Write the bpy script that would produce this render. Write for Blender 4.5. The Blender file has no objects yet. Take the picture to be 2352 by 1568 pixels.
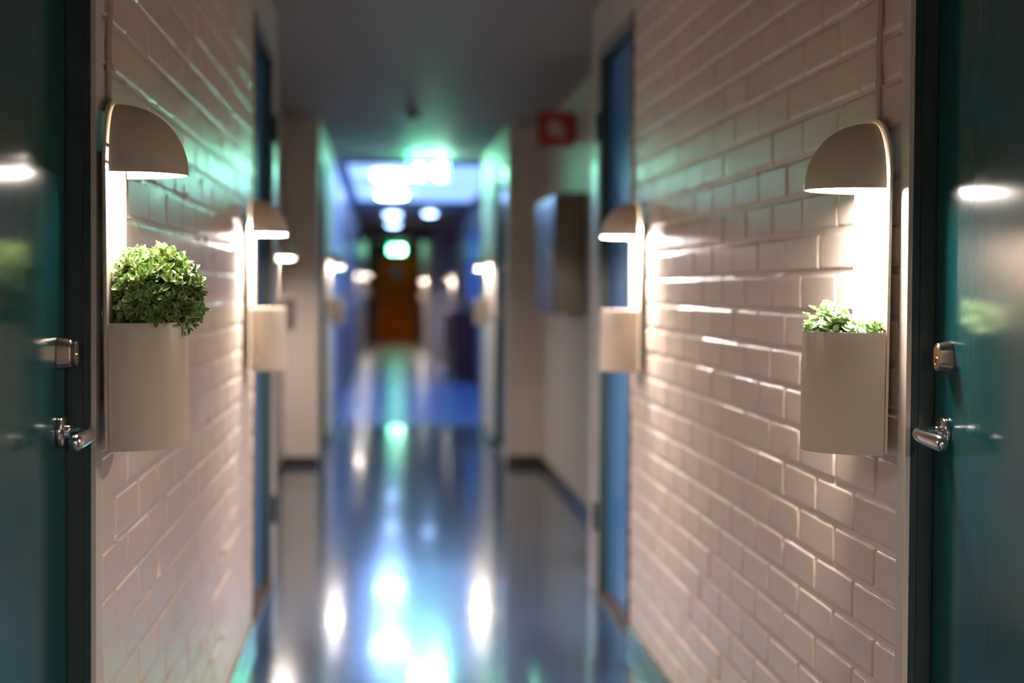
import bpy, bmesh, math, random
import numpy as np
from mathutils import Vector, Matrix, noise
random.seed(7); np.random.seed(7)
S = bpy.context.scene
C = S.collection
PI = math.pi
EYE = 1.275                    # camera height above the floor
FPX = 50/36*2352

# ------------------------------------------------------------------ camera
def make_camera():
    yaw, pitch, roll = math.radians(5.08), math.radians(1.35), math.radians(0.36)
    f = Vector((math.sin(yaw)*math.cos(pitch), math.cos(yaw)*math.cos(pitch), -math.sin(pitch)))
    r = Vector((math.cos(yaw), -math.sin(yaw), 0)); u = r.cross(f)
    c, s = math.cos(roll), math.sin(roll)
    r2, u2 = c*r+s*u, -s*r+c*u
    cd = bpy.data.cameras.new('camera'); co = bpy.data.objects.new('camera', cd); C.objects.link(co)
    M = Matrix((( r2.x, u2.x, -f.x, 0), (r2.y, u2.y, -f.y, 0), (r2.z, u2.z, -f.z, EYE), (0, 0, 0, 1)))
    co.matrix_world = M
    cd.lens = 50; cd.sensor_width = 36; cd.shift_y = -42/2352
    cd.clip_start = 0.02; cd.clip_end = 200
    cd.dof.use_dof = True; cd.dof.focus_distance = 2.46; cd.dof.aperture_fstop = 1.8
    S.camera = co
make_camera()

# ------------------------------------------------------------------ world, exposure
W = bpy.data.worlds.new('world'); S.world = W; W.use_nodes = True
W.node_tree.nodes['Background'].inputs[0].default_value = (0.10, 0.28, 0.85, 1)   # blue dusk outside the hall windows
W.node_tree.nodes['Background'].inputs[1].default_value = 2.6
S.view_settings.view_transform = 'Standard'
S.view_settings.look = 'None'
S.view_settings.gamma = 1
S.view_settings.use_curve_mapping = False
S.view_settings.exposure = 0.7
try:
    S.cycles.max_bounces = 12; S.cycles.diffuse_bounces = 6; S.cycles.glossy_bounces = 5
    S.cycles.sample_clamp_indirect = 8
    S.cycles.use_denoising = True
except Exception: pass
# light levels of the lamps (radiance of their diffusers)
L_NEAR_L, L_NEAR_R, L_MID_L, L_MID_R, L_THIRD, L_FAR, L_REAR = 62, 250, 640, 640, 350, 480, 1700
L_HALL, L_EXIT = 34, 38
WARM = (1.0, 0.88, 0.81); COOL = (0.34, 0.56, 1.0)

# ------------------------------------------------------------------ materials
def mat(name, col, rough=0.5, metal=0.0, spec=0.5, coat=0.0, coat_rough=0.1, emit=None, es=0.0, bump=0.0, bscale=40, bdist=0.001, var=0.0, vscale=3, aniso=None):
    m = bpy.data.materials.new(name); m.use_nodes = True
    nt = m.node_tree; b = nt.nodes['Principled BSDF']
    b.inputs['Base Color'].default_value = (*col, 1)
    b.inputs['Roughness'].default_value = rough
    b.inputs['Metallic'].default_value = metal
    b.inputs['Specular IOR Level'].default_value = spec
    b.inputs['Coat Weight'].default_value = coat
    b.inputs['Coat Roughness'].default_value = coat_rough
    if emit:
        b.inputs['Emission Color'].default_value = (*emit, 1); b.inputs['Emission Strength'].default_value = es
    geo = nt.nodes.new('ShaderNodeNewGeometry')
    if bump or var:
        mp = nt.nodes.new('ShaderNodeMapping'); nt.links.new(geo.outputs['Position'], mp.inputs[0])
        if aniso: mp.inputs['Scale'].default_value = aniso
    if bump:
        n = nt.nodes.new('ShaderNodeTexNoise'); n.inputs['Scale'].default_value = bscale; n.inputs['Detail'].default_value = 4
        nt.links.new(mp.outputs[0], n.inputs['Vector'])
        bp = nt.nodes.new('ShaderNodeBump'); bp.inputs['Strength'].default_value = bump; bp.inputs['Distance'].default_value = bdist
        nt.links.new(n.outputs['Fac'], bp.inputs['Height']); nt.links.new(bp.outputs[0], b.inputs['Normal'])
    if var:
        n2 = nt.nodes.new('ShaderNodeTexNoise'); n2.inputs['Scale'].default_value = vscale; n2.inputs['Detail'].default_value = 5
        nt.links.new(mp.outputs[0], n2.inputs['Vector'])
        mx = nt.nodes.new('ShaderNodeMix'); mx.data_type = 'RGBA'
        mx.inputs['A'].default_value = (*[c*(1-var) for c in col], 1); mx.inputs['B'].default_value = (*[min(1, c*(1+var)) for c in col], 1)
        nt.links.new(n2.outputs['Fac'], mx.inputs['Factor']); nt.links.new(mx.outputs['Result'], b.inputs['Base Color'])
    return m

PAINT = (0.68, 0.56, 0.465)
def wall_mat(name, brick):
    """glossy cream paint over brickwork; the courses are a bump where the bricks are not modelled"""
    m = mat(name, PAINT, rough=0.32, spec=0.45, bump=0.45, bscale=110, bdist=0.0012, var=0.05, vscale=5)
    if brick:
        nt = m.node_tree; b = nt.nodes['Principled BSDF']
        geo = nt.nodes['Geometry']
        sx = nt.nodes.new('ShaderNodeSeparateXYZ'); nt.links.new(geo.outputs['Position'], sx.inputs[0])
        ad = nt.nodes.new('ShaderNodeMath'); ad.operation = 'ADD'
        nt.links.new(sx.outputs['X'], ad.inputs[0]); nt.links.new(sx.outputs['Y'], ad.inputs[1])
        cb = nt.nodes.new('ShaderNodeCombineXYZ'); nt.links.new(ad.outputs[0], cb.inputs[0]); nt.links.new(sx.outputs['Z'], cb.inputs[1])
        bt = nt.nodes.new('ShaderNodeTexBrick')
        for k, v in (('Scale', 1), ('Mortar Size', 0.006), ('Mortar Smooth', 0.6), ('Brick Width', 0.2365), ('Row Height', 0.0828)): bt.inputs[k].default_value = v
        nt.links.new(cb.outputs[0], bt.inputs['Vector'])
        iv = nt.nodes.new('ShaderNodeMath'); iv.operation = 'SUBTRACT'; iv.inputs[0].default_value = 1
        nt.links.new(bt.outputs['Fac'], iv.inputs[1])
        bp = nt.nodes.new('ShaderNodeBump'); bp.inputs['Distance'].default_value = 0.004; bp.inputs['Strength'].default_value = 0.8
        old = b.inputs['Normal'].links[0].from_socket
        nt.links.new(old, bp.inputs['Normal']); nt.links.new(iv.outputs[0], bp.inputs['Height']); nt.links.new(bp.outputs[0], b.inputs['Normal'])
    return m

M = {}
M['brick'] = wall_mat('painted_brick', False)
M['brickb'] = wall_mat('painted_brick_bump', True)
M['plaster'] = mat('painted_plaster', (0.64, 0.56, 0.49), 0.55, bump=0.2, bscale=60, bdist=0.001)
M['hallwall'] = mat('hall_wall_paint', (0.26, 0.26, 0.36), 0.4, bump=0.2, bscale=60, bdist=0.001)
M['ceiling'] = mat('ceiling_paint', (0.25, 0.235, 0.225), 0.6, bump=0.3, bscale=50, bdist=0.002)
M['floor'] = mat('vinyl_floor', (0.036, 0.062, 0.112), 0.14, spec=0.6, coat=0.3, coat_rough=0.05, bump=0.4, bscale=1.0, bdist=0.0016, aniso=(0.7, 5.0, 1), var=0.25, vscale=9)
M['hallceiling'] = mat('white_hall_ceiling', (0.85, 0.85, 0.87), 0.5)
M['floorbluelit'] = mat('blue_lit_vinyl_floor', (0.10, 0.22, 0.46), 0.22, spec=0.6, bump=0.12, bscale=1.8, bdist=0.004, var=0.15, vscale=4)  # the hall's blue light is put into the vinyl colour
M['floorunlit'] = mat('unlit_brown_vinyl_floor', (0.10, 0.07, 0.06), 0.25)  # vinyl past the blue light, its dimness put into the colour
M['base'] = mat('dark_skirting', (0.05, 0.035, 0.03), 0.22)
M['door'] = mat('teal_door_paint', (0.004, 0.060, 0.066), 0.17, spec=0.32, bump=0.03, bscale=6, bdist=0.0006, aniso=(60, 60, 1.2), var=0.08, vscale=2)
M['doorbluesheen'] = mat('door_blue_hall_sheen', (0.07, 0.27, 0.60), 0.2, spec=0.5)  # blue hall reflecting on the teal doors, painted into their base colour
M['jamb'] = mat('teal_frame_paint', (0.028, 0.048, 0.048), 0.35, spec=0.4)
M['flange'] = mat('grey_frame_face', (0.58, 0.53, 0.45), 0.45, metal=0.0, spec=0.6, bump=0.1, bscale=8, bdist=0.0004, aniso=(60, 60, 1))
M['flange2'] = mat('dull_frame_face', (0.26, 0.24, 0.22), 0.4)
M['gasket'] = mat('black_gasket', (0.01, 0.012, 0.012), 0.6)
M['lamp'] = mat('beige_lamp_enamel', (0.63, 0.55, 0.44), 0.38, spec=0.4, bump=0.05, bscale=300, bdist=0.0003)
M['lampin'] = mat('white_lamp_enamel', (0.82, 0.80, 0.74), 0.4)
M['steel'] = mat('polished_steel', (0.62, 0.61, 0.60), 0.14, metal=1.0)
M['nickel'] = mat('brushed_nickel', (0.38, 0.32, 0.27), 0.24, metal=1.0, bump=0.1, bscale=20, bdist=0.0002, aniso=(1, 30, 30))
M['brass'] = mat('brass_cylinder', (0.62, 0.44, 0.20), 0.3, metal=1.0)
M['black'] = mat('keyhole_black', (0.005, 0.005, 0.005), 0.6)
M['cable'] = mat('painted_cable', (0.44, 0.37, 0.31), 0.35)
M['hinge'] = mat('dark_hinge', (0.02, 0.03, 0.03), 0.4)
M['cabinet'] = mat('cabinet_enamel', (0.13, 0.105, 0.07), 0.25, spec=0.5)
M['red'] = mat('sign_red', (0.42, 0.035, 0.012), 0.4)
M['white'] = mat('sign_white', (0.7, 0.66, 0.6), 0.4)
M['greenhousing'] = mat('exit_sign_housing', (0.5, 0.5, 0.5), 0.4)
M['greenface'] = mat('exit_sign_green', (0.0, 0.35, 0.18), 0.4, emit=(0.02, 1.0, 0.45), es=L_EXIT)
M['greenwhite'] = mat('exit_sign_white', (0.8, 0.9, 0.85), 0.4, emit=(0.65, 1.0, 0.85), es=L_EXIT*2.0)
M['greenface2'] = mat('far_exit_sign_green', (0.0, 0.35, 0.18), 0.4, emit=(0.02, 1.0, 0.45), es=14)
M['greenwhite2'] = mat('far_exit_sign_white', (0.8, 0.9, 0.85), 0.4, emit=(0.65, 1.0, 0.85), es=30)
M['maroon'] = mat('maroon_paint', (0.055, 0.012, 0.016), 0.3)
M['orange'] = mat('varnished_orange_wood', (0.75, 0.15, 0.0), 0.6, spec=0.1, var=0.3, vscale=4, aniso=(8, 8, 0.6))
M['brown'] = mat('brown_wood', (0.08, 0.045, 0.025), 0.4)
M['detector'] = mat('brown_detector', (0.10, 0.05, 0.03), 0.4)
M['bluegrey'] = mat('blue_grey_paint', (0.10, 0.16, 0.26), 0.35)
M['hallglow'] = mat('hall_ceiling_glow', (0.6, 0.7, 0.9), 0.5, emit=(0.27, 0.46, 0.88), es=0.95)  # added glow standing in for a brightly lit hall ceiling
M['opal'] = mat('opal_hall_lamp', (0.8, 0.85, 0.9), 0.4, emit=COOL, es=L_HALL)
M['opaldim'] = mat('opal_dim_hall_lamp', (0.8, 0.85, 0.9), 0.4, emit=COOL, es=L_HALL*0.3)
M['stem'] = mat('plant_stem', (0.03, 0.05, 0.012), 0.5)
M['soil'] = mat('planter_foam', (0.02, 0.03, 0.012), 0.8)
def diffuser_mat(name, strength):
    return mat(name, (0.8, 0.8, 0.78), 0.4, emit=WARM, es=strength)
def glass_mat():
    m = bpy.data.materials.new('window_glass'); m.use_nodes = True; nt = m.node_tree
    nt.nodes.remove(nt.nodes['Principled BSDF']); out = nt.nodes['Material Output']
    t = nt.nodes.new('ShaderNodeBsdfTransparent'); g = nt.nodes.new('ShaderNodeBsdfGlossy'); g.inputs['Roughness'].default_value = 0.05
    x = nt.nodes.new('ShaderNodeMixShader'); x.inputs[0].default_value = 0.12
    nt.links.new(t.outputs[0], x.inputs[1]); nt.links.new(g.outputs[0], x.inputs[2]); nt.links.new(x.outputs[0], out.inputs[0])
    return m
M['glass'] = glass_mat()
def leaf_mat(name, inner, rim, rough=0.3, trans=0.15):
    m = bpy.data.materials.new(name); m.use_nodes = True; nt = m.node_tree; b = nt.nodes['Principled BSDF']
    at = nt.nodes.new('ShaderNodeAttribute'); at.attribute_name = 'rim'
    sp = nt.nodes.new('ShaderNodeSeparateColor'); nt.links.new(at.outputs['Color'], sp.inputs[0])
    mx = nt.nodes.new('ShaderNodeMix'); mx.data_type = 'RGBA'
    mx.inputs['A'].default_value = (*inner, 1); mx.inputs['B'].default_value = (*rim, 1)
    rp = nt.nodes.new('ShaderNodeMath'); rp.operation = 'POWER'; rp.inputs[1].default_value = 1.6
    nt.links.new(sp.outputs['Red'], rp.inputs[0]); nt.links.new(rp.outputs[0], mx.inputs['Factor'])
    hs = nt.nodes.new('ShaderNodeHueSaturation')
    ma = nt.nodes.new('ShaderNodeMath'); ma.operation = 'MULTIPLY_ADD'; ma.inputs[1].default_value = 0.05; ma.inputs[2].default_value = 0.475
    nt.links.new(sp.outputs['Green'], ma.inputs[0]); nt.links.new(ma.outputs[0], hs.inputs['Hue'])
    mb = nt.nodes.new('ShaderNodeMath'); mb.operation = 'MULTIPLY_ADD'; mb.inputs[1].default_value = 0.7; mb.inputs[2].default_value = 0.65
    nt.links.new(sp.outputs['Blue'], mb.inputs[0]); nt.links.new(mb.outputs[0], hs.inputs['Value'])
    nt.links.new(mx.outputs['Result'], hs.inputs['Color']); nt.links.new(hs.outputs[0], b.inputs['Base Color'])
    b.inputs['Roughness'].default_value = rough
    b.inputs['Subsurface Weight'].default_value = 0.0
    b.inputs['Coat Weight'].default_value = 0.25; b.inputs['Coat Roughness'].default_value = 0.2
    return m
M['box'] = leaf_mat('boxwood_leaf', (0.15, 0.28, 0.060), (0.68, 0.80, 0.40))
M['creeper'] = leaf_mat('round_leaf', (0.36, 0.58, 0.26), (0.82, 0.88, 0.50), rough=0.4)

# ------------------------------------------------------------------ helpers
def obj(name, bm, m, parent=None, smooth=False, bevel=0.0, seg=2):
    me = bpy.data.meshes.new(name)
    if isinstance(bm, bmesh.types.BMesh):
        bmesh.ops.recalc_face_normals(bm, faces=bm.faces)
        bm.to_mesh(me); bm.free()
    else:
        me.from_pydata([tuple(v) for v in bm[0]], [], bm[1]); me.update()
    for mm in (m if isinstance(m, (list, tuple)) else [m]): me.materials.append(mm)
    o = bpy.data.objects.new(name, me); C.objects.link(o)
    if parent: o.parent = parent
    if smooth:
        for p in me.polygons: p.use_smooth = True
    if bevel:
        b = o.modifiers.new('bevel', 'BEVEL'); b.width = bevel; b.segments = seg; b.limit_method = 'ANGLE'; b.angle_limit = math.radians(35)
    return o
def empty(name, loc=(0, 0, 0), label=None, cat=None, group=None, kind=None, rz=0):
    o = bpy.data.objects.new(name, None); C.objects.link(o); o.location = loc; o.rotation_euler = (0, 0, rz); o.empty_display_size = 0.05
    return tag(o, label, cat, group, kind)
def tag(o, label=None, cat=None, group=None, kind=None):
    if label: o['label'] = label
    if cat: o['category'] = cat
    if group: o['group'] = group
    if kind: o['kind'] = kind
    return o
def box(bm, x0, x1, y0, y1, z0, z1, mi=0):
    x0, x1 = sorted((x0, x1)); y0, y1 = sorted((y0, y1)); z0, z1 = sorted((z0, z1))
    v = [bm.verts.new(p) for p in ((x0,y0,z0),(x1,y0,z0),(x1,y1,z0),(x0,y1,z0),(x0,y0,z1),(x1,y0,z1),(x1,y1,z1),(x0,y1,z1))]
    for f in ((0,3,2,1),(4,5,6,7),(0,1,5,4),(1,2,6,5),(2,3,7,6),(3,0,4,7)):
        fc = bm.faces.new([v[i] for i in f]); fc.material_index = mi
def B(*a):
    bm = bmesh.new(); box(bm, *a); return bm
def loft(bm, rings, close=True, cap0=True, cap1=True):
    vs = [[bm.verts.new(p) for p in r] for r in rings]; n = len(rings[0])
    for a, b in zip(vs, vs[1:]):
        for i in range(n if close else n-1):
            j = (i+1) % n
            bm.faces.new((a[i], a[j], b[j], b[i]))
    if cap0: bm.faces.new(vs[0][::-1])
    if cap1: bm.faces.new(vs[-1])
def tube(bm, pts, rad, n=12, flat=None):
    """swept tube; rad per point; flat gives a vertical stretch per point"""
    pts = [Vector(p) for p in pts]; rings = []
    up0 = Vector((0, 0, 1))
    for i, p in enumerate(pts):
        t = (pts[min(i+1, len(pts)-1)] - pts[max(i-1, 0)]).normalized()
        up = up0 if abs(t.z) < 0.9 else Vector((1, 0, 0))
        a = t.cross(up).normalized(); b = a.cross(t).normalized()
        r = rad[i] if isinstance(rad, (list, tuple)) else rad
        fz = flat[i] if flat else 1
        rings.append([p + a*math.cos(2*PI*k/n)*r + b*math.sin(2*PI*k/n)*r*fz for k in range(n)])
    loft(bm, rings)
def disc_lathe(bm, cx, cy, prof, axis='z', n=40):
    rings = []
    for r, h in prof:
        ring = []
        for k in range(n):
            a = 2*PI*k/n
            if axis == 'z': ring.append((cx+r*math.cos(a), cy+r*math.sin(a), h))
            else: ring.append((h, cx+r*math.cos(a), cy+r*math.sin(a)))
        rings.append(ring)
    loft(bm, rings)

# ------------------------------------------------------------------ room sizes (x across, y along, z up)
XR, XL = 0.882, -0.478         # brick faces of the narrow corridor
RR, RL = 1.135, -0.73          # side walls of the wider bay
CEIL = EYE + 1.205
TH = 0.12
Y_BACK, Y_END = -3.0, 36.0
DTOP = 2.235

def brickwork(sgn, face, y0, y1, z0, z1, joint0, course0, module=0.2365, course=0.0828):
    """bricks laid in running bond as relief; sgn = +1 for the wall on the right (its face looks to -x)"""
    V, Fc = [], []
    j = 0.0055; depth = 0.0044 if sgn > 0 else 0.0019
    def samples(L, mid):
        e = [0, 0.003, 0.0048, 0.006, 0.0072, 0.009, 0.012, 0.017]
        k = max(1, int((L-2*e[-1])/mid)); inner = [e[-1] + (L-2*e[-1])*i/k for i in range(1, k)]
        return e + inner + [L-x for x in e[::-1]]
    sv0 = samples(course, 0.02); su0 = samples(module, 0.025)
    r0 = int(math.floor((z0-course0)/course))-1
    r = r0
    while course0 + r*course < z1:
        zb = course0 + r*course
        off = joint0 + (module/2 if r % 2 else 0)
        k = int(math.floor((y0-off)/module)) - 1
        while off + k*module < y1:
            ya = off + k*module
            rnd = random.Random(r*977 + k*131 + (5 if sgn > 0 else 0))
            tlt = rnd.uniform(-1, 1)*0.0008; tly = rnd.uniform(-1, 1)*0.0008; pr = rnd.uniform(-0.0008, 0.0008)
            us = [ya+u for u in su0 if y0 <= ya+u <= y1]; vs = [zb+v for v in sv0 if z0 <= zb+v <= z1]
            if ya < y0 < ya+module: us = [y0]+us
            if ya < y1 < ya+module: us = us+[y1]
            if zb < z0 < zb+course: vs = [z0]+vs
            if zb < z1 < zb+course: vs = vs+[z1]
            if len(us) > 1 and len(vs) > 1:
                b0 = len(V); nu = len(us)
                for v in vs:
                    for u in us:
                        w = noise.noise(Vector((u*60, v*60, sgn*3.0)))*0.0011 + noise.noise(Vector((u*14, v*14, sgn*9.0)))*0.0012
                        du = min(u-ya-j, ya+module-j-u); dv = min(v-zb-j, zb+course-j-v)
                        d = min(du, dv)
                        if du < 0.007 and dv < 0.007: d -= 0.0012
                        t = max(0.0, min(1.0, (d + w + 0.001)/0.0046)); t = t*t*(3-2*t)
                        h = t*(depth + pr + tlt*(u-ya)/module + tly*(v-zb)/course) + (1-t)*0.0009*noise.noise(Vector((u*90, v*90, 2)))
                        h += 0.0004*noise.noise(Vector((u*35, v*35, 7)))
                        lump = noise.noise(Vector((u*23+5, v*31, sgn*4.0)))
                        if lump > 0.42: h = max(h, (lump-0.42)*0.02)
                        V.append((face + sgn*(depth - h), u, v))
                for a in range(len(vs)-1):
                    for b in range(nu-1):
                        q = (b0+a*nu+b, b0+a*nu+b+1, b0+(a+1)*nu+b+1, b0+(a+1)*nu+b)
                        Fc.append(q[::-1] if sgn > 0 else q)
            k += 1
        r += 1
    # body of the wall behind the relief
    n = len(V); xa, xb = face+sgn*0.0052, face+sgn*TH
    for x in (xa, xb):
        for (y, z) in ((y0, z0), (y1, z0), (y1, z1), (y0, z1)): V.append((x, y, z))
    for q in ((0,1,2,3),(4,7,6,5),(0,4,5,1),(1,5,6,2),(2,6,7,3),(3,7,4,0)): Fc.append(tuple(n+i for i in q))
    return V, Fc
def struct(name, bm, m, smooth=False, bevel=0):
    o = obj(name, bm, m, smooth=smooth, bevel=bevel); o['kind'] = 'structure'; return o

# floor and ceiling
struct('floor', B(-1.2, 1.8, Y_BACK, 13.3, -0.1, 0), M['floor'])
struct('floor', B(-1.2, 1.8, 13.3, 24.4, -0.1, 0), M['floorbluelit'])
struct('floor', B(-1.2, 1.8, 24.4, Y_END+0.2, -0.1, 0), M['floorunlit'])
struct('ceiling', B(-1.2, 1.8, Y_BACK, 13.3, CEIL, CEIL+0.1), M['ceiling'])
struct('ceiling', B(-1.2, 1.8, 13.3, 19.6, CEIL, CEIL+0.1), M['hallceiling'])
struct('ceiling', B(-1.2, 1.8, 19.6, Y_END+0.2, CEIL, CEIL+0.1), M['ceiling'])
struct('wall_back', B(XL-TH, XR+TH, Y_BACK-TH, Y_BACK, 0, CEIL), M['plaster'])

# near corridor: modelled bricks between the near door and the second door
D1R, D1L = (1.43, 2.338), (1.45, 2.394)      # clear openings of the two near doors
D2R, D2L = (5.10, 5.86), (5.27, 6.10)        # clear openings of the second pair
crs = EYE-0.375
w = struct('wall_right', brickwork(+1, XR, 2.377, 5.06, 0, CEIL, 2.729, crs), M['brick'], smooth=True)
w = struct('wall_left', brickwork(-1, XL, 2.440, 5.22, 0, CEIL, 2.581+0.118, crs+0.006), M['brick'], smooth=True)
def sidewall(sgn, face, y0, y1, z0=0, z1=CEIL, m='brickb', th=TH):
    return struct('wall_right' if sgn > 0 else 'wall_left', B(face, face+sgn*th, y0, y1, z0, z1), M[m])
for sgn, face, d1, d2, e2 in ((1, XR, D1R, D2R, 6.10), (-1, XL, D1L, D2L, 6.32)):
    n0 = 2.377 if sgn > 0 else 2.440; n1 = 5.06 if sgn > 0 else 5.22
    sidewall(sgn, face, Y_BACK, d1[0]-0.05)
    sidewall(sgn, face, d1[0]-0.05, n0, DTOP+0.05, CEIL)
    sidewall(sgn, face, n1, d2[1]+0.05, DTOP+0.05, CEIL)
    sidewall(sgn, face, d2[1]+0.05, e2)
    # return into the bay, bay wall, pier closing the bay
    rec = RR if sgn > 0 else RL
    struct('wall_right' if sgn > 0 else 'wall_left', B(face+sgn*TH, rec+sgn*TH, e2-0.12, e2, 0, CEIL), M['brickb'])
    sidewall(sgn, rec, e2, 10.3, m='plaster')
    struct('wall_right' if sgn > 0 else 'wall_left', B(face+sgn*TH, rec+sgn*TH, 10.3, 10.42, 0, CEIL), M['plaster'])
# beyond the bay
D3 = (10.50, 11.42)
for sgn, face in ((1, XR), (-1, XL)):
    sidewall(sgn, face, 10.3, D3[0]-0.05, m='plaster')
    sidewall(sgn, face, D3[0]-0.05, D3[1]+0.05, DTOP+0.05, CEIL, 'plaster')
    sidewall(sgn, face, D3[1]+0.05, 13.3, m='plaster')
# blue hall: left wall runs straight on, right wall steps back and has tall windows
HX = 1.25
sidewall(-1, XL, 13.3, 15.35, m='hallwall'); sidewall(-1, XL, 15.35, 18.15, DTOP+0.05, CEIL, 'hallwall'); sidewall(-1, XL, 18.15, Y_END, m='hallwall')
struct('wall_right', B(XR, HX+TH, 13.18, 13.3, 0, CEIL), M['hallwall'])
WINS = [(14.2, 16.4), (16.9, 19.1), (19.6, 21.8)]
sidewall(1, HX, 13.3, 27.9, 0, 1.02, 'hallwall'); sidewall(1, HX, 13.3, 27.9, 2.2, CEIL, 'hallwall')
ye = 13.3
for a, b in WINS:
    sidewall(1, HX, ye, a, 1.02, 2.2, 'hallwall'); ye = b
sidewall(1, HX, ye, 27.9, 1.02, 2.2, 'hallwall')
struct('wall_right', B(XR, HX+TH, 27.9, 28.0, 0, CEIL), M['hallwall'])
sidewall(1, XR, 28.0, Y_END, m='plaster')
for i, (a, b) in enumerate(WINS):
    wn = empty('window_%d' % (i+1), (HX, (a+b)/2, 1.02), kind='structure')
    bm = bmesh.new(); h = (b-a)/2
    box(bm, 0.0, 0.07, -h, -h+0.06, 0, 1.18); box(bm, 0.0, 0.07, h-0.06, h, 0, 1.18)
    box(bm, 0.0, 0.07, -h+0.06, h-0.06, 0, 0.06); box(bm, 0.0, 0.07, -h+0.06, h-0.06, 1.12, 1.18); box(bm, 0.0, 0.07, -0.03, 0.03, 0.06, 1.12)
    obj('window_frame', bm, M['bluegrey'], wn)
    obj('window_pane', B(0.03, 0.036, -h+0.06, h-0.06, 0.06, 1.12), M['glass'], wn)
# glowing panel added to brighten the ceiling over the hall's near half
sk = empty('window_4', (0.386, 16.45, CEIL), kind='structure')
bm = bmesh.new(); box(bm, -0.80, 0.80, -2.95, -2.90, -0.03, 0); box(bm, -0.80, 0.80, 2.90, 2.95, -0.03, 0); box(bm, -0.80, -0.76, -2.9, 2.9, -0.03, 0); box(bm, 0.76, 0.80, -2.9, 2.9, -0.03, 0)
obj('window_frame', bm, M['bluegrey'], sk)
obj('window_pane', B(-0.76, 0.76, -2.9, 2.9, -0.012, -0.002), M['hallglow'], sk)
# ceiling beams in the hall
struct('trim_1', B(XL, HX, 19.6, 19.75, CEIL-0.07, CEIL), M['bluegrey'])
struct('trim_2', B(XL, HX, 28.0, 28.2, CEIL-0.24, CEIL), M['brown'])
# end wall
struct('wall_end', B(-1.2, 1.8, Y_END, Y_END+0.15, 0, CEIL), mat('end_wall_brown', (0.12, 0.09, 0.07), 0.5))

# skirting boards
def skirt(side, x0, x1, y0, y1): struct('baseboard_'+side, B(x0, x1, y0, y1, 0, 0.066), M['base'], bevel=0.003)
skirt('right', XR-0.012, XR+0.004, 2.378, 5.04); skirt('left', XL-0.004, XL+0.012, 2.442, 5.20)
skirt('right', XR-0.012, XR, Y_BACK, 1.37); skirt('left', XL, XL+0.012, Y_BACK, 1.39)
skirt('right', RR-0.012, RR, 6.1, 10.29); skirt('left', RL, RL+0.012, 6.32, 10.29)
skirt('right', XR, RR-0.012, 10.286, 10.30); skirt('left', RL+0.012, XL, 10.286, 10.30)
skirt('right', XR-0.012, XR, 11.5, 13.18); skirt('left', XL, XL+0.012, 11.5, 15.3); skirt('left', XL, XL+0.012, 18.2, Y_END)
skirt('right', HX-0.012, HX, 13.3, 27.9)

# ------------------------------------------------------------------ doors
def lever_parts(parent, sgn, y, z, plane):
    """door handle: round rose, neck and lever curling back towards the hinge side. sgn=+1 on the right wall"""
    h = empty('door_handle', (plane, y, z)); h.parent = parent
    n = -sgn
    bm = bmesh.new()
    rings = []
    for r, d in ((0.0265, 0), (0.0265, 0.005), (0.0255, 0.0075), (0.023, 0.009), (0.012, 0.0095), (0.0115, 0.016), (0.0105, 0.018)):
        rings.append([(n*d, r*math.cos(2*PI*k/48), r*math.sin(2*PI*k/48)) for k in range(48)])
    loft(bm, rings)
    obj('rose', bm, M['steel'], h, smooth=True, bevel=0.0006)
    P = [(0.012, 0.0), (0.028, 0.0), (0.040, -0.001), (0.048, -0.006), (0.053, -0.016), (0.055, -0.030), (0.054, -0.048), (0.051, -0.066), (0.048, -0.084), (0.046, -0.098), (0.045, -0.106), (0.045, -0.1095)]
    R_ = [0.0072, 0.0072, 0.0075, 0.0082, 0.0095, 0.0098, 0.0102, 0.0108, 0.0112, 0.0112, 0.009, 0.004]
    bm = bmesh.new(); tube(bm, [(n*a, b, 0.004-0.013*min(1, max(0, (i-2)/8))**0.8) for i, (a, b) in enumerate(P)], R_, 20, [1, 1, 1, 1.02, 1.05, 1.08, 1.12, 1.18, 1.2, 1.2, 1.15, 1])
    o = obj('lever', bm, M['steel'], h, smooth=True)
    ss = o.modifiers.new('sub', 'SUBSURF'); ss.levels = 1; ss.render_levels = 2
    return h
def stadium(w, h, n=14):
    """upright oval outline (half width w, half height h)"""
    pts = []
    for k in range(n+1):
        a = PI*k/n; pts.append((w*math.cos(a), h-w + w*math.sin(a)))
    for k in range(n+1):
        a = PI + PI*k/n; pts.append((w*math.cos(a), -(h-w) + w*math.sin(a)))
    return pts
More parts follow.
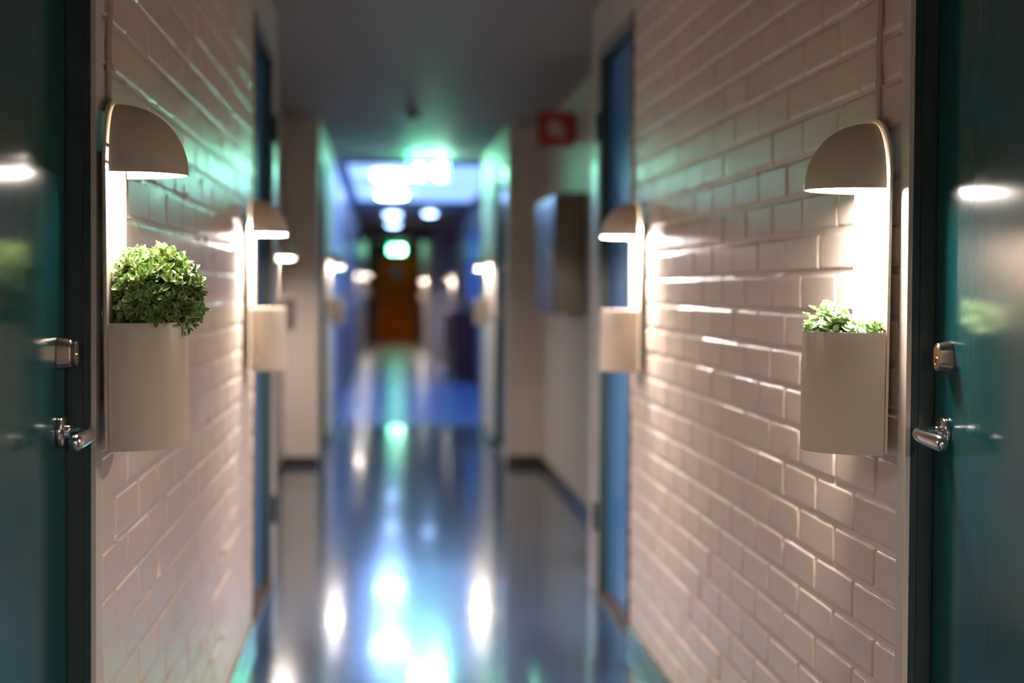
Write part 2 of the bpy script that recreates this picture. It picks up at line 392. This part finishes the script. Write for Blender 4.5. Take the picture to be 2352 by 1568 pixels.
def lock_parts(parent, sgn, y, z, plane, knob):
    c = empty('lock_cylinder', (plane, y, z)); c.parent = parent; n = -sgn
    bm = bmesh.new()
    rings = [[(n*d, a, b) for a, b in stadium(w_, h_)] for w_, h_, d in ((0.0185, 0.0275, 0), (0.0183, 0.0273, 0.002), (0.0150, 0.0232, 0.021), (0.0144, 0.0226, 0.0225), (0.0128, 0.0208, 0.0225), (0.0122, 0.0200, 0.0215))]
    loft(bm, rings)
    obj('lock_ring', bm, M['nickel'], c, smooth=False, bevel=0.0006)
    bm = bmesh.new()
    if knob:
        rings = [[(n*d, a, b) for a, b in stadium(w_, h_)] for w_, h_, d in ((0.0118, 0.0195, 0.021), (0.0118, 0.0195, 0.026), (0.0135, 0.0205, 0.0265), (0.0135, 0.0205, 0.0295), (0.0128, 0.0198, 0.030))]
    else:
        rings = [[(n*d, a, b) for a, b in stadium(w_, h_)] for w_, h_, d in ((0.0116, 0.0194, 0.020), (0.0116, 0.0194, 0.0228), (0.0112, 0.0190, 0.0232))]
    loft(bm, rings); obj('lock_core', bm, M['nickel' if knob else 'brass'], c, bevel=0.0004)
    d = 0.0302 if knob else 0.0233
    bm = bmesh.new()
    rings = [[(n*dd, r*math.cos(2*PI*k/24), -0.006+r*math.sin(2*PI*k/24)) for k in range(24)] for r, dd in ((0.0068, d-0.001), (0.0068, d+0.0008), (0.0062, d+0.001), (0.0056, d+0.0004))]
    loft(bm, rings); obj('key_plug', bm, M['brass'], c)
    obj('keyhole', B(n*(d+0.0002), n*(d+0.0014), -0.0012, 0.0012, -0.0105, -0.0025), M['black'], c)
    return c
def side_door(name, sgn, face, y0, y1, leaf_mat='door', handle=True, knob=False, hinges=True, latch_far=True, lock_dy=0, rec=0.045, flange=(0.04, 0.04), hz=1.042, lz=1.168, base='jamb', fmat='flange'):
    d = empty(name, (0, 0, 0), kind='structure')
    pl = face + sgn*rec
    # frame: face plates on the wall, jambs with a stop and a black gasket line
    fr = empty('door_frame', (0, 0, 0)); fr.parent = d
    p = 0.003
    bm = bmesh.new()
    box(bm, face-sgn*p, face+sgn*0.006, y1, y1+flange[1], 0, DTOP+0.04)
    box(bm, face-sgn*p, face+sgn*0.006, y0-flange[0], y0, 0, DTOP+0.04)
    box(bm, face-sgn*p, face+sgn*0.006, y0, y1, DTOP, DTOP+0.04)
    obj('frame_face', bm, M[fmat], fr, bevel=0.001)
    bm = bmesh.new()
    for ya, yb in ((y1, y1+0.03), (y0-0.03, y0)):
        box(bm, face+sgn*0.0061, pl+sgn*0.06, ya, yb, 0, DTOP+0.03)
        # raised stop: outer strip stands 2 mm proud of the inner one
    box(bm, face+sgn*0.0061, face+sgn*0.017, y1-0.002, y1, 0, DTOP); box(bm, face+sgn*0.0061, face+sgn*0.017, y0, y0+0.002, 0, DTOP)
    box(bm, face+sgn*0.0185, pl-sgn*0.002, y1-0.003, y1, 0, DTOP); box(bm, face+sgn*0.0185, pl-sgn*0.002, y0, y0+0.003, 0, DTOP)
    box(bm, face+sgn*0.0061, pl+sgn*0.06, y0, y1, DTOP, DTOP+0.03)
    obj('jamb', bm, M[base], fr)
    bm = bmesh.new()
    box(bm, pl+sgn*0.002, pl+sgn*0.03, y1-0.004, y1, 0, DTOP); box(bm, pl+sgn*0.002, pl+sgn*0.03, y0, y0+0.004, 0, DTOP)
    obj('gasket', bm, M['gasket'], fr)
    obj('threshold', B(face+sgn*0.004, pl+sgn*0.06, y0, y1, 0, 0.018), M['brown'], fr)
    leaf = obj('door_leaf', B(pl, pl+sgn*0.042, y0+0.005, y1-0.005, 0.02, DTOP-0.004), M[leaf_mat], d, bevel=0.002)
    hx = y1-0.052 if latch_far else y0+0.052
    if handle:
        lever_parts(d, sgn, hx, hz, pl)
        lock_parts(d, sgn, hx+lock_dy, lz, pl, knob)
    if hinges:
        yh = y0 if latch_far else y1
        for z in (0.335, 1.95):
            bm = bmesh.new(); disc_lathe(bm, face-sgn*0.008, yh, [(0.009, z-0.06), (0.011, z-0.055), (0.011, z+0.055), (0.009, z+0.06)], n=16)
            obj('hinge', bm, M['hinge'], d, smooth=False)
    # closed wall behind the leaf
    return d
side_door('door_1', -1, XL, D1L[0], D1L[1], knob=True, flange=(0.05, 0.046), hinges=False, lock_dy=-0.008)
side_door('door_2', +1, XR, D1R[0], D1R[1], flange=(0.05, 0.039), hinges=False, lock_dy=-0.016)
side_door('door_3', -1, XL, D2L[0], D2L[1], leaf_mat='doorbluesheen', latch_far=False, flange=(0.002, 0.05), hz=1.04, fmat='flange2')
side_door('door_4', +1, XR, D2R[0], D2R[1], leaf_mat='doorbluesheen', latch_far=False, flange=(0.002, 0.05), hz=1.04, fmat='flange2')
side_door('door_5', -1, XL, D3[0], D3[1], flange=(0.05, 0.05), hinges=False, rec=0.03)
side_door('door_6', +1, XR, D3[0], D3[1], flange=(0.05, 0.05), hinges=False, rec=0.03)
side_door('door_7', -1, XL, 15.4, 18.1, leaf_mat='maroon', flange=(0.05, 0.05), hinges=False, rec=0.02, base='maroon')
struct('trim_3', B(XL-0.05, XL+0.005, 5.221, 5.266, 0, DTOP+0.05), M['brown'])
struct('trim_4', B(XR-0.005, XR+0.05, 5.061, 5.096, 0, DTOP+0.05), M['brown'])
# far end door: varnished wood, small pane
d8 = empty('door_8', (0.27, Y_END, 0), kind='structure')
obj('door_leaf', B(-0.5, 0.5, -0.05, -0.005, 0.01, 2.06), M['orange'], d8, bevel=0.003)
bm = bmesh.new(); box(bm, -0.58, -0.5, -0.07, -0.001, 0, 2.14); box(bm, 0.5, 0.58, -0.07, -0.001, 0, 2.14); box(bm, -0.5, 0.5, -0.07, -0.001, 2.06, 2.14)
obj('door_frame', bm, M['brown'], d8)
obj('pane', B(-0.12, 0.12, -0.056, -0.0505, 1.55, 1.85), mat('dim_pane', (0.25, 0.2, 0.16), 0.2), d8)
bm = bmesh.new(); tube(bm, [(-0.42, -0.06, 1.05), (-0.42, -0.1, 1.05), (-0.3, -0.1, 1.05)], 0.01, 10)
obj('door_handle', bm, M['steel'], d8, smooth=True)

# ------------------------------------------------------------------ wall lamps with a planter pocket
PW, PD = 0.088, 0.118          # half width, reach in front of the plate
def half_oval(wd, dp, x0=0.0, n=28, e=1.0):
    """half ellipse in plan, from (x0,-wd) round the front to (x0,+wd)"""
    return [(x0 + dp*max(0.0, math.sin(PI*k/n))**e, -wd*math.cos(PI*k/n)) for k in range(n+1)]
def shell(outer, inner, closed_ring):
    """rings outer/inner as lists of point rows -> thin shell mesh with rims"""
    bm = bmesh.new()
    vo = [[bm.verts.new(p) for p in r] for r in outer]; vi = [[bm.verts.new(p) for p in r] for r in inner]
    R_, N_ = len(outer), len(outer[0])
    for a in range(R_-1):
        for b in range(N_-1):
            bm.faces.new((vo[a][b], vo[a][b+1], vo[a+1][b+1], vo[a+1][b])).material_index = 0
            bm.faces.new((vi[a][b], vi[a+1][b], vi[a+1][b+1], vi[a][b+1])).material_index = 1
    for a in (0, R_-1):
        for b in range(N_-1):
            bm.faces.new((vo[a][b], vi[a][b], vi[a][b+1], vo[a][b+1]))
    for b in (0, N_-1):
        for a in range(R_-1):
            bm.faces.new((vo[a][b], vo[a+1][b], vi[a+1][b], vi[a][b]))
    bmesh.ops.remove_doubles(bm, verts=bm.verts, dist=1e-5)
    return bm
# local frame of a lamp: +x out of the wall, y along the corridor, z up; origin on the wall at the planter's underside
ZB, ZT, ZR, ZH, ZP = 0.0, 0.212, 0.462, 0.582, 0.590   # planter base, planter top, shade rim, shade top, plate top
PX0 = 0.021
def lamp_meshes():
    me = {}
    # back plate with a round top
    bm = bmesh.new(); out = [(-PW-0.004, 0.004), (PW+0.004, 0.004)]
    rr = PW+0.004
    for k in range(25):
        a = PI*k/24; out.append((rr*math.cos(a), ZP-rr + rr*math.sin(a)))
    rings = [[(x, y, z) for y, z in out] for x in (PX0-0.005, PX0)]
    loft(bm, rings)
    box(bm, 0.006, PX0-0.005, -0.05, 0.05, 0.06, 0.50)   # spacer fixed to the wall
    me['back_plate'] = bm
    # planter pocket
    n = 28; o_, i_ = [], []
    for z, s in ((0.0, 0.985), (0.003, 1.0), (ZT-0.002, 1.0), (ZT, 0.995)):
        o_.append([(x, y*s, z) for x, y in half_oval(PW+0.003, PD*s, PX0+0.001, n)])
        i_.append([(x, y*s, max(z, 0.004)) for x, y in half_oval(PW+0.0005, (PD-0.0025)*s, PX0+0.001, n)])
    bm = shell(o_, i_, False)
    # floor of the pocket
    vs = [bm.verts.new((x, y, 0.003)) for x, y in half_oval(PW-0.001, PD-0.004, PX0+0.001, n)]
    bm.faces.new(vs)
    me['planter'] = bm
    # shade: a quarter of an ellipsoid, standing a little off the plate
    o_, i_ = [], []
    H = ZH-ZR; gap = 0.003
    for k in range(17):
        t = PI/2*k/16; c, s = math.cos(t), math.sin(t)
        c = max(c, 0.02)
        c_ = c**0.92
        row = [(PX0+gap + (PD-gap+0.004)*c_*max(0, math.sin(PI*q/n)), -(PW-0.002)*c_*math.cos(PI*q/n), ZR + H*s - 0.0) for q in range(n+1)]
        rin = [(PX0+gap + (PD-gap+0.0025)*c_*max(0, math.sin(PI*q/n))*0.985, -(PW-0.004)*c_*math.cos(PI*q/n), ZR + (H-0.002)*s) for q in range(n+1)]
        o_.append(row); i_.append(rin)
    me['lamp_shade'] = shell(o_, i_, False)
    # opal diffuser just inside the rim
    bm = bmesh.new(); rings = []
    for sc_, dz in ((1.0, 0.036), (1.0, 0.030), (0.97, 0.021), (0.87, 0.012), (0.65, 0.006), (0.3, 0.003)):
        rings.append([(PX0+0.014+(PD-0.024)*0.4*(1-sc_) + (x-PX0-0.014)*sc_, y*sc_, ZR+dz) for x, y in half_oval(PW-0.014, PD-0.024, PX0+0.014, n)])
    loft(bm, rings)
    for f_ in bm.faces: f_.material_index = 1 if f_.calc_center_median().z > ZR+0.031 else 0
    me['diffuser'] = bm
    # screws on the plate under the shade
    bm = bmesh.new()
    disc_lathe(bm, 0, 0, [(0.0045, 0), (0.0045, 0.0015), (0.003, 0.0028), (0.0005, 0.003)], axis='x', n=14)
    me['screw'] = bm
    return me
LM = lamp_meshes()
LDATA = {}
def wall_lamp(first, sgn, face, y, z, strength, label, tilt=0.5):
    r = empty('wall_lamp', (face, y, z), label, 'lamp', 'dome wall lamps with planter pockets')
    r.rotation_euler = (0, 0, PI if sgn > 0 else 0)
    if tilt: 
        r.rotation_euler = (0, math.radians(-tilt), PI if sgn > 0 else 0); r.location.x = face - sgn*0.003
    def put(name, m, parent, smooth=True, loc=(0, 0, 0), bev=0.0):
        if name not in LDATA:
            o = obj(name, LM[name], m, parent, smooth=smooth); LDATA[name] = o.data
        else:
            o = bpy.data.objects.new(name, LDATA[name]); C.objects.link(o); o.parent = parent
        o.location = loc
        if smooth: 
            e = o.modifiers.new('edge', 'EDGE_SPLIT'); e.split_angle = math.radians(40)
        return o
    put('back_plate', M['lamp'], r, bev=0.001)
    put('planter', [M['lamp'], M['lampin']], r)
    sh = put('lamp_shade', [M['lamp'], M['lampin']], r)
    df = put('diffuser', [M['lampin'], M['lampin']], sh, smooth=False)
    for s in df.material_slots: s.link = 'OBJECT'
    df.material_slots[0].material = diffuser_mat('diffuser_%g' % strength, strength)
    df['label'] = 'glowing white diffuser under the shade'
    for yy, zz in ((-0.078, 0.505), (-0.081, 0.478)):
        put('screw', M['steel'], r, loc=(PX0, yy, zz))
    return r
Z0L, Z0R = EYE-0.272, EYE-0.283
YN = 2.478
wall_lamp(True, -1, XL, YN, Z0L, L_NEAR_L, 'beige dome wall lamp holding the leafy green ball, beside the left teal door')
wall_lamp(False, 1, XR, YN-0.005, Z0R, L_NEAR_R, 'beige dome wall lamp with small round leaves in its pocket, beside the right teal door')
wall_lamp(False, -1, XL, 4.93, EYE-0.28, L_MID_L, 'empty dome wall lamp beside the left blue door')
wall_lamp(False, 1, XR, 4.87, EYE-0.28, L_MID_R, 'empty dome wall lamp beside the right blue door')
wall_lamp(False, -1, RL, 9.3, EYE-0.27, L_THIRD, 'glowing dome wall lamp in the bay, just right of the left blurred lamp')
wall_lamp(False, 1, RR, 6.62, EYE-0.27, L_THIRD, 'dome wall lamp tucked in the bay behind the right blue door')
wall_lamp(False, -1, XL, 11.75, EYE-0.29, L_THIRD*0.6, 'blurred dome wall lamp on the left just beyond the narrow pier')
wall_lamp(False, 1, XR, 11.95, EYE-0.29, L_THIRD, 'blurred upright white glow of the dome wall lamp on the right beyond the pier')
wall_lamp(False, -1, XL, 22.7, EYE-0.27, L_FAR*0.5, 'outer of the two distant lamps left of the orange door')
wall_lamp(False, -1, XL, 31.0, EYE-0.2, L_FAR, 'distant wall lamp seen as a pale disc just left of the orange door')
wall_lamp(False, 1, HX, 26.6, EYE-0.3, L_FAR, 'outer of the two pale lamp discs right of the orange door')
wall_lamp(False, 1, XR, 32.0, EYE-0.27, L_FAR, 'inner pale lamp disc just right of the orange door')
# the same lamps go on behind the camera
wall_lamp(False, -1, XL, -0.35, Z0L, L_REAR*0.2, 'dome wall lamp on the left wall behind the camera')
wall_lamp(False, 1, XR, -0.35, Z0R, L_REAR*1.0, 'dome wall lamp on the right wall behind the camera')

# supply cables up the wall
def cable(sgn, face, y, z0, label, seed):
    rn = random.Random(seed); pts = []
    n = 26
    for i in range(n+1):
        z = z0 + (CEIL-0.001-z0)*i/n
        pts.append((face - sgn*(0.0062+rn.uniform(-0.0008, 0.0014)), y + 0.004*math.sin(i*0.9+seed) + rn.uniform(-0.001, 0.001), z))
    t = empty('cable', (face, y, z0), label, 'cable', 'supply cables of the near lamps')
    bm = bmesh.new(); tube(bm, [(a-face, b-y, c-z0) for a, b, c in pts], 0.0052, 12)
    obj('cable_sheath', bm, M['cable'], t, smooth=True)
    for zz in (EYE+0.375, EYE+0.72):
        bm = bmesh.new(); tube(bm, [(-sgn*(0.0062), -0.0, zz-z0-0.006), (-sgn*0.0062, 0.0, zz-z0+0.006)], 0.0078, 12)
        obj('cable_clip', bm, M['cable'], t)
    return t
cable(-1, XL, 2.488, EYE+0.30, 'thin painted cable running up the brick above the left near lamp', 3)
cable(1, XR, 2.478, EYE+0.285, 'thin painted cable running up the brick above the right near lamp', 5)

# ------------------------------------------------------------------ plants
def leaf_grid(L, Wd, cup, curl, ns=8):
    """ovate leaf along +x, returns verts, faces, rim values"""
    vs, rim = [], []
    for i in range(ns):
        t = i/(ns-1)
        wd = Wd*0.5*(math.sin(PI*t**0.85)**0.55 if 0 < t < 1 else (0.05 if t == 0 else 0.22))
        for k in range(7):
            q = (-1, -0.82, -0.70, 0, 0.70, 0.82, 1)[k]
            y = q*wd; x = t*L
            z = cup*(y/(Wd*0.5))**2*Wd*0.5 + curl*L*(t*t)
            vs.append((x, y, z)); rim.append(1.0 if k in (0, 1, 5, 6) or t > 0.99 else (0.25 if k == 3 else 0.05))
    fs = []
    for i in range(ns-1):
        for k in range(6):
            a = i*7+k; fs.append((a, a+1, a+8, a+7))
    return np.array(vs), fs, rim
class Foliage:
    def __init__(s): s.V, s.F, s.C = [], [], []; s.n = 0
    def leaf(s, P, D, U, L, Wd, cup, curl, g, b):
        D = D.normalized(); U = (U - D*U.dot(D)).normalized(); R_ = U.cross(D)
        vs, fs, rim = leaf_grid(L, Wd, cup, curl)
        Mx = np.array([[D.x, R_.x, U.x], [D.y, R_.y, U.y], [D.z, R_.z, U.z]])
        w = vs @ Mx.T + np.array(P)
        s.V.extend(map(tuple, w)); s.F.extend(tuple(s.n+i for i in f) for f in fs)
        s.C.extend((r, g, b, 1) for r in rim); s.n += len(vs)
    def build(s, name, m, parent):
        me = bpy.data.meshes.new(name); me.from_pydata(s.V, [], s.F); me.update()
        ca = me.color_attributes.new('rim', 'FLOAT_COLOR', 'POINT')
        ca.data.foreach_set('color', np.array(s.C, dtype=np.float32).ravel())
        me.materials.append(m)
        for p in me.polygons: p.use_smooth = True
        o = bpy.data.objects.new(name, me); C.objects.link(o); o.parent = parent
        return o
def boxwood(center, R0):
    rn = random.Random(11)
    t = empty('artificial_boxwood_ball', center, 'round ball of small variegated green leaves in the left near lamp pocket', 'plant')
    fo = Foliage(); st = bmesh.new()
    N = 430; xw = XL + PX0 + 0.002 - center[0]; zt = Z0L + ZT - center[2]
    for i in range(N):
        z = 1-2*(i+0.5)/N; ph = i*2.399963+rn.uniform(-.25, .25)
        d = Vector((math.sqrt(1-z*z)*math.cos(ph), math.sqrt(1-z*z)*math.sin(ph), z)) + Vector([rn.uniform(-.13, .13) for _ in range(3)]); d.normalize()
        r = R0*rn.uniform(0.80, 1.0)
        tip = d*r
        if tip.x < xw+0.006: 
            if rn.random() < 0.45: continue
            tip.x = xw+0.006
        # inside the pocket only what rises over the brim or hangs in front of it
        inside = (tip.x < PX0 + PD + XL - center[0]) and abs(tip.y) < PW+0.004
        if tip.z < zt-0.002 and inside:
            continue
        if tip.z < zt-0.01 and not (tip.x > PX0+PD+XL-center[0]-0.004): 
            if abs(tip.y) < PW+0.012: continue
        axis = (d*0.75 + Vector((0, 0, 0.45)) + Vector([rn.uniform(-.45, .45) for _ in range(3)])).normalized()
        side = axis.cross(Vector((rn.uniform(-1, 1), rn.uniform(-1, 1), rn.uniform(-1, 1)))).normalized()
        base = tip - axis*0.022
        if r < R0*1.1: tube(st, [base-axis*0.01, base+axis*0.010, tip], [0.0008, 0.0007, 0.0004], 4)
        g = rn.random(); br = rn.random()
        for lv in range(3):
            P = base + axis*(0.004+0.0075*lv)
            s2 = (Matrix.Rotation(PI/2*lv + rn.uniform(-.3, .3), 3, axis) @ side)
            L = (0.0215, 0.0190, 0.0130)[lv]*rn.uniform(0.85, 1.15)
            op = (0.30, 0.65, 1.35)[lv]
            for sg in (1, -1):
                D = (s2*sg + axis*(op+rn.uniform(-.2, .2))).normalized()
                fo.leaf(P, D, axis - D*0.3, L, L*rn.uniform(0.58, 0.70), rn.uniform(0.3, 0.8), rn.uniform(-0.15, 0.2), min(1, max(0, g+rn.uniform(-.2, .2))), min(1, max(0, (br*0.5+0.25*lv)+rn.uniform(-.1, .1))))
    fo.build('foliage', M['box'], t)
    obj('stems', st, M['stem'], t)
    # dark foam core the sprigs are pushed into
    bm = bmesh.new(); bmesh.ops.create_uvsphere(bm, u_segments=24, v_segments=16, radius=R0*0.60)
    for v in bm.verts:
        v.co.x = max(v.co.x*0.95, xw+0.004)
    obj('foam_core', bm, M['soil'], t, smooth=True)
    return t
boxwood((-0.398, YN+0.002, EYE-0.014), 0.088)

def creeper(x, y, z):
    rn = random.Random(5)
    t = empty('round_leaf_plant', (x, y, z), 'low tuft of pale round leaves peeping over the rim of the right near lamp pocket', 'plant')
    fo = Foliage(); st = bmesh.new()
    for i in range(300):
        while True:
            qx, py = rn.uniform(0.006, 1), rn.uniform(-0.97, 0.97)
            if qx*qx + py*py < 0.97: break
        px, py = 0.060 - qx*0.112, py*0.082
        hump = 0.056*math.exp(-((px+0.004)/0.026)**2 - ((py)/0.07)**2) + 0.014*math.exp(-((px-0.05)/0.02)**2)
        h = rn.uniform(-0.006, 0.012) + hump*rn.uniform(0.15, 1.0)
        tip = Vector((px, py, h)); base = Vector((px*0.5, py*0.5, -0.04))
        tube(st, [base, (base+tip)/2+Vector((0, 0, .008)), tip], [0.0008, 0.0008, 0.0005], 4)
        axis = (tip-base).normalized(); side = axis.cross(Vector([rn.uniform(-1, 1) for _ in range(3)])).normalized()
        g, br = rn.random(), rn.random()
        for lv in range(2):
            P = tip - axis*0.006*(1-lv)
            s2 = Matrix.Rotation(PI/2*lv+rn.uniform(-.3, .3), 3, axis) @ side
            L = (0.0145, 0.0120)[lv]*rn.uniform(0.8, 1.2)
            for sg in (1, -1):
                D = (s2*sg + axis*rn.uniform(0.2, 0.9)).normalized()
                fo.leaf(P, D, axis, L, L*0.85, rn.uniform(0.15, 0.5), rn.uniform(-.2, .1), g, br)
    for (px, py, pz) in ((-0.052, -0.01, 0.016), (-0.048, 0.01, 0.030), (-0.040, 0.0, 0.042), (-0.055, -0.02, 0.006)):
        tip = Vector((px, py, pz)); tube(st, [Vector((-0.01, 0, -0.02)), tip*0.6+Vector((0, 0, .012)), tip], [0.0009, 0.0008, 0.0005], 4)
        for sg in (1, -1):
            fo.leaf(tip, Vector((-0.6, sg*1.0, 0.5)), Vector((0, 0, 1)), 0.013, 0.011, 0.3, 0.1, 0.8, 0.9)
    fo.build('foliage', M['creeper'], t)
    obj('stems', st, M['stem'], t)
    bm = bmesh.new(); q = [(a-0.068, b) for a, b in half_oval(PW-0.004, PD-0.008, 0.008, 20)]
    loft(bm, [[(-a, b, -0.05) for a, b in q], [(-a, b, -0.006) for a, b in q]])
    obj('potting_foam', bm, M['soil'], t)
    return t
creeper(XR-PX0-0.062, YN-0.005, Z0R+ZT-0.002)

# ------------------------------------------------------------------ bay: cabinet, fire sign, detector
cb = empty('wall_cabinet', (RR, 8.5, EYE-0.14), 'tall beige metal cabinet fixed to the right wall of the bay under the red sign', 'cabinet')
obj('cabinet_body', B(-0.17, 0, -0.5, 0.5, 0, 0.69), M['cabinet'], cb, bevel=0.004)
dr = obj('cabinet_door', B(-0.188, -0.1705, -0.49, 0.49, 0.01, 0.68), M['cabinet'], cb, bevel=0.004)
obj('latch', B(-0.20, -0.1885, -0.45, -0.42, 0.30, 0.38), M['steel'], dr, bevel=0.002)
fs = empty('fire_hose_sign', (RR, 8.5, EYE+0.86), 'small square red fire sign sticking out from the wall above the cabinet', 'sign')
obj('sign_panel', B(-0.232, -0.012, -0.004, 0.004, 0, 0.208), M['red'], fs, bevel=0.002)
obj('sign_bracket', B(-0.014, 0, -0.02, 0.02, 0.03, 0.18), M['cabinet'], fs)
bm = bmesh.new()
N = 32; cx, cz = -0.128, 0.108
for r0, r1 in ((0.030, 0.046),):
    vo = [bm.verts.new((cx+r1*math.cos(2*PI*k/N), -0.0052, cz+r1*math.sin(2*PI*k/N))) for k in range(N)]
    vi = [bm.verts.new((cx+r0*math.cos(2*PI*k/N), -0.0052, cz+r0*math.sin(2*PI*k/N))) for k in range(N)]
    for k in range(N): bm.faces.new((vo[k], vo[(k+1) % N], vi[(k+1) % N], vi[k]))
box(bm, cx-0.018, cx+0.018, -0.0054, -0.0046, cz-0.018, cz+0.018)
box(bm, cx+0.046, cx+0.056, -0.0054, -0.0046, cz-0.065, cz+0.01)
box(bm, cx+0.030, cx+0.056, -0.0054, -0.0046, cz-0.075, cz-0.065)
obj('hose_symbol', bm, M['white'], fs)
sd = empty('smoke_detector', (0.18, 9.75, CEIL), 'small brown round detector on the ceiling before the green sign', 'detector')
bm = bmesh.new(); disc_lathe(bm, 0, 0, [(0.05, 0), (0.052, -0.012), (0.045, -0.03), (0.028, -0.036)])
obj('detector_base', bm, M['detector'], sd, smooth=True)
bm = bmesh.new(); disc_lathe(bm, 0, 0, [(0.02, -0.0362), (0.02, -0.05), (0.012, -0.054)], n=20)
obj('detector_sensor', bm, M['detector'], sd, smooth=True)

# ------------------------------------------------------------------ exit signs
def exit_sign(x, y, z, w, h, label, hang=True, face='greenface', white='greenwhite'):
    e = empty('exit_sign', (x, y, z), label, 'sign', 'lit green exit signs')
    obj('sign_housing', B(-w/2-0.012, w/2+0.012, -0.02, 0.02, -0.012, h+0.012), M['greenhousing'], e, bevel=0.003)
    if hang:
        for q in (-w*0.3, w*0.3):
            obj('hanger', B(q-0.006, q+0.006, -0.006, 0.006, h+0.012, CEIL-z), M['greenhousing'], e)
    obj('sign_face', B(-w/2, w/2, -0.024, -0.0201, 0, h), M[face], e)
    # running figure, arrow and doorway, white on green
    bm = bmesh.new(); u = h/10.0
    def poly(pts, ox=0.0):
        lo = [bm.verts.new((ox+a*u, -0.0243, b*u)) for a, b in pts]; hi = [bm.verts.new((ox+a*u, -0.0262, b*u)) for a, b in pts]
        n = len(pts); bm.faces.new(hi); bm.faces.new(lo[::-1])
        for k in range(n): bm.faces.new((lo[k], lo[(k+1) % n], hi[(k+1) % n], hi[k]))
    ox = -w*0.26
    poly([(0.9*math.cos(2*PI*k/16)+0.6, 8.2+0.9*math.sin(2*PI*k/16)) for k in range(16)], ox)
    poly([(-0.9, 7.0), (0.6, 7.2), (1.0, 4.2), (-0.7, 4.2)], ox)
    poly([(0.6, 7.1), (2.4, 5.9), (3.2, 6.4), (3.0, 7.0), (2.4, 6.8), (0.9, 7.9)], ox)
    poly([(-0.9, 7.0), (-2.6, 6.6), (-2.9, 4.9), (-2.2, 4.8), (-1.9, 6.0), (-0.8, 6.0)], ox)
    poly([(0.0, 4.25), (1.0, 4.25), (2.6, 2.8), (2.3, 0.8), (1.5, 0.8), (1.6, 2.4)], ox)
    poly([(-0.7, 4.25), (0.2, 4.25), (-0.8, 1.6), (-3.2, 1.3), (-3.2, 2.2), (-1.5, 2.4)], ox)
    ox = w*0.04
    poly([(-1.5, 4.3), (1.0, 4.3), (1.0, 3.0), (3.4, 5.0), (1.0, 7.0), (1.0, 5.7), (-1.5, 5.7)], ox)
    ox = w*0.33
    poly([(-2.0, 0.8), (2.0, 0.8), (2.0, 9.2), (-2.0, 9.2)], ox)
    obj('pictogram', bm, M[white], e)
    return e
exit_sign(0.385, 13.2, EYE+1.00, 0.36, 0.16, 'large lit green exit sign hanging from the ceiling where the blue hall begins')
exit_sign(0.27, Y_END-0.10, 2.17, 0.36, 0.18, 'small lit green exit sign above the orange door at the far end', hang=True, face='greenface2', white='greenwhite2')

# ------------------------------------------------------------------ hall lamps and furniture
def ceiling_lamp(x, y, label, r=0.17, power=1.0):
    c = empty('ceiling_lamp', (x, y, CEIL), label, 'ceiling lamp', 'round white ceiling lamps of the blue hall')
    bm = bmesh.new(); disc_lathe(bm, 0, 0, [(r*0.45, 0), (r*0.45, -0.05)], n=32); obj('lamp_base', bm, M['greenhousing'], c)
    bm = bmesh.new(); disc_lathe(bm, 0, 0, [(r*0.5, -0.0505), (r*0.93, -0.056), (r*0.97, -0.07), (r*0.8, -0.085), (r*0.3, -0.092)], n=32)
    obj('lamp_glass', bm, M['opal'] if power == 1 else M['opaldim'], c, smooth=True)
ceiling_lamp(0.05, 14.7, 'brightest round ceiling lamp, left of the large green exit sign', 0.19)
ceiling_lamp(0.07, 17.6, 'round ceiling lamp just below and behind the brightest one', 0.19)
ceiling_lamp(0.10, 22.0, 'fainter round ceiling lamp beyond the first ceiling beam', 0.13, 0.4)
ceiling_lamp(0.13, 25.4, 'furthest round ceiling lamp, lowest of the column above the far exit sign', 0.12, 0.4)
ceiling_lamp(0.66, 21.6, 'fainter ceiling lamp on the right side of the hall ceiling', 0.10, 0.4)
mc = empty('maroon_cabinet', (HX-0.001, 21.2, 0), 'low dark maroon cabinet under the hall windows on the right', 'cabinet')
obj('cabinet_body', B(-0.30, 0, -1.6, 1.6, 0, 0.96), M['maroon'], mc, bevel=0.004)
for k in range(4):
    obj('cabinet_door', B(-0.318, -0.3005, -1.58+0.8*k, -0.82+0.8*k, 0.06, 0.93), M['maroon'], mc, bevel=0.004)
rs = tag(obj('red_notice', B(HX-0.17, HX-0.002, 25.0, 25.01, EYE+0.80, EYE+0.98), M['red']), 'tiny dark red sign high on the right side of the hall', 'sign')
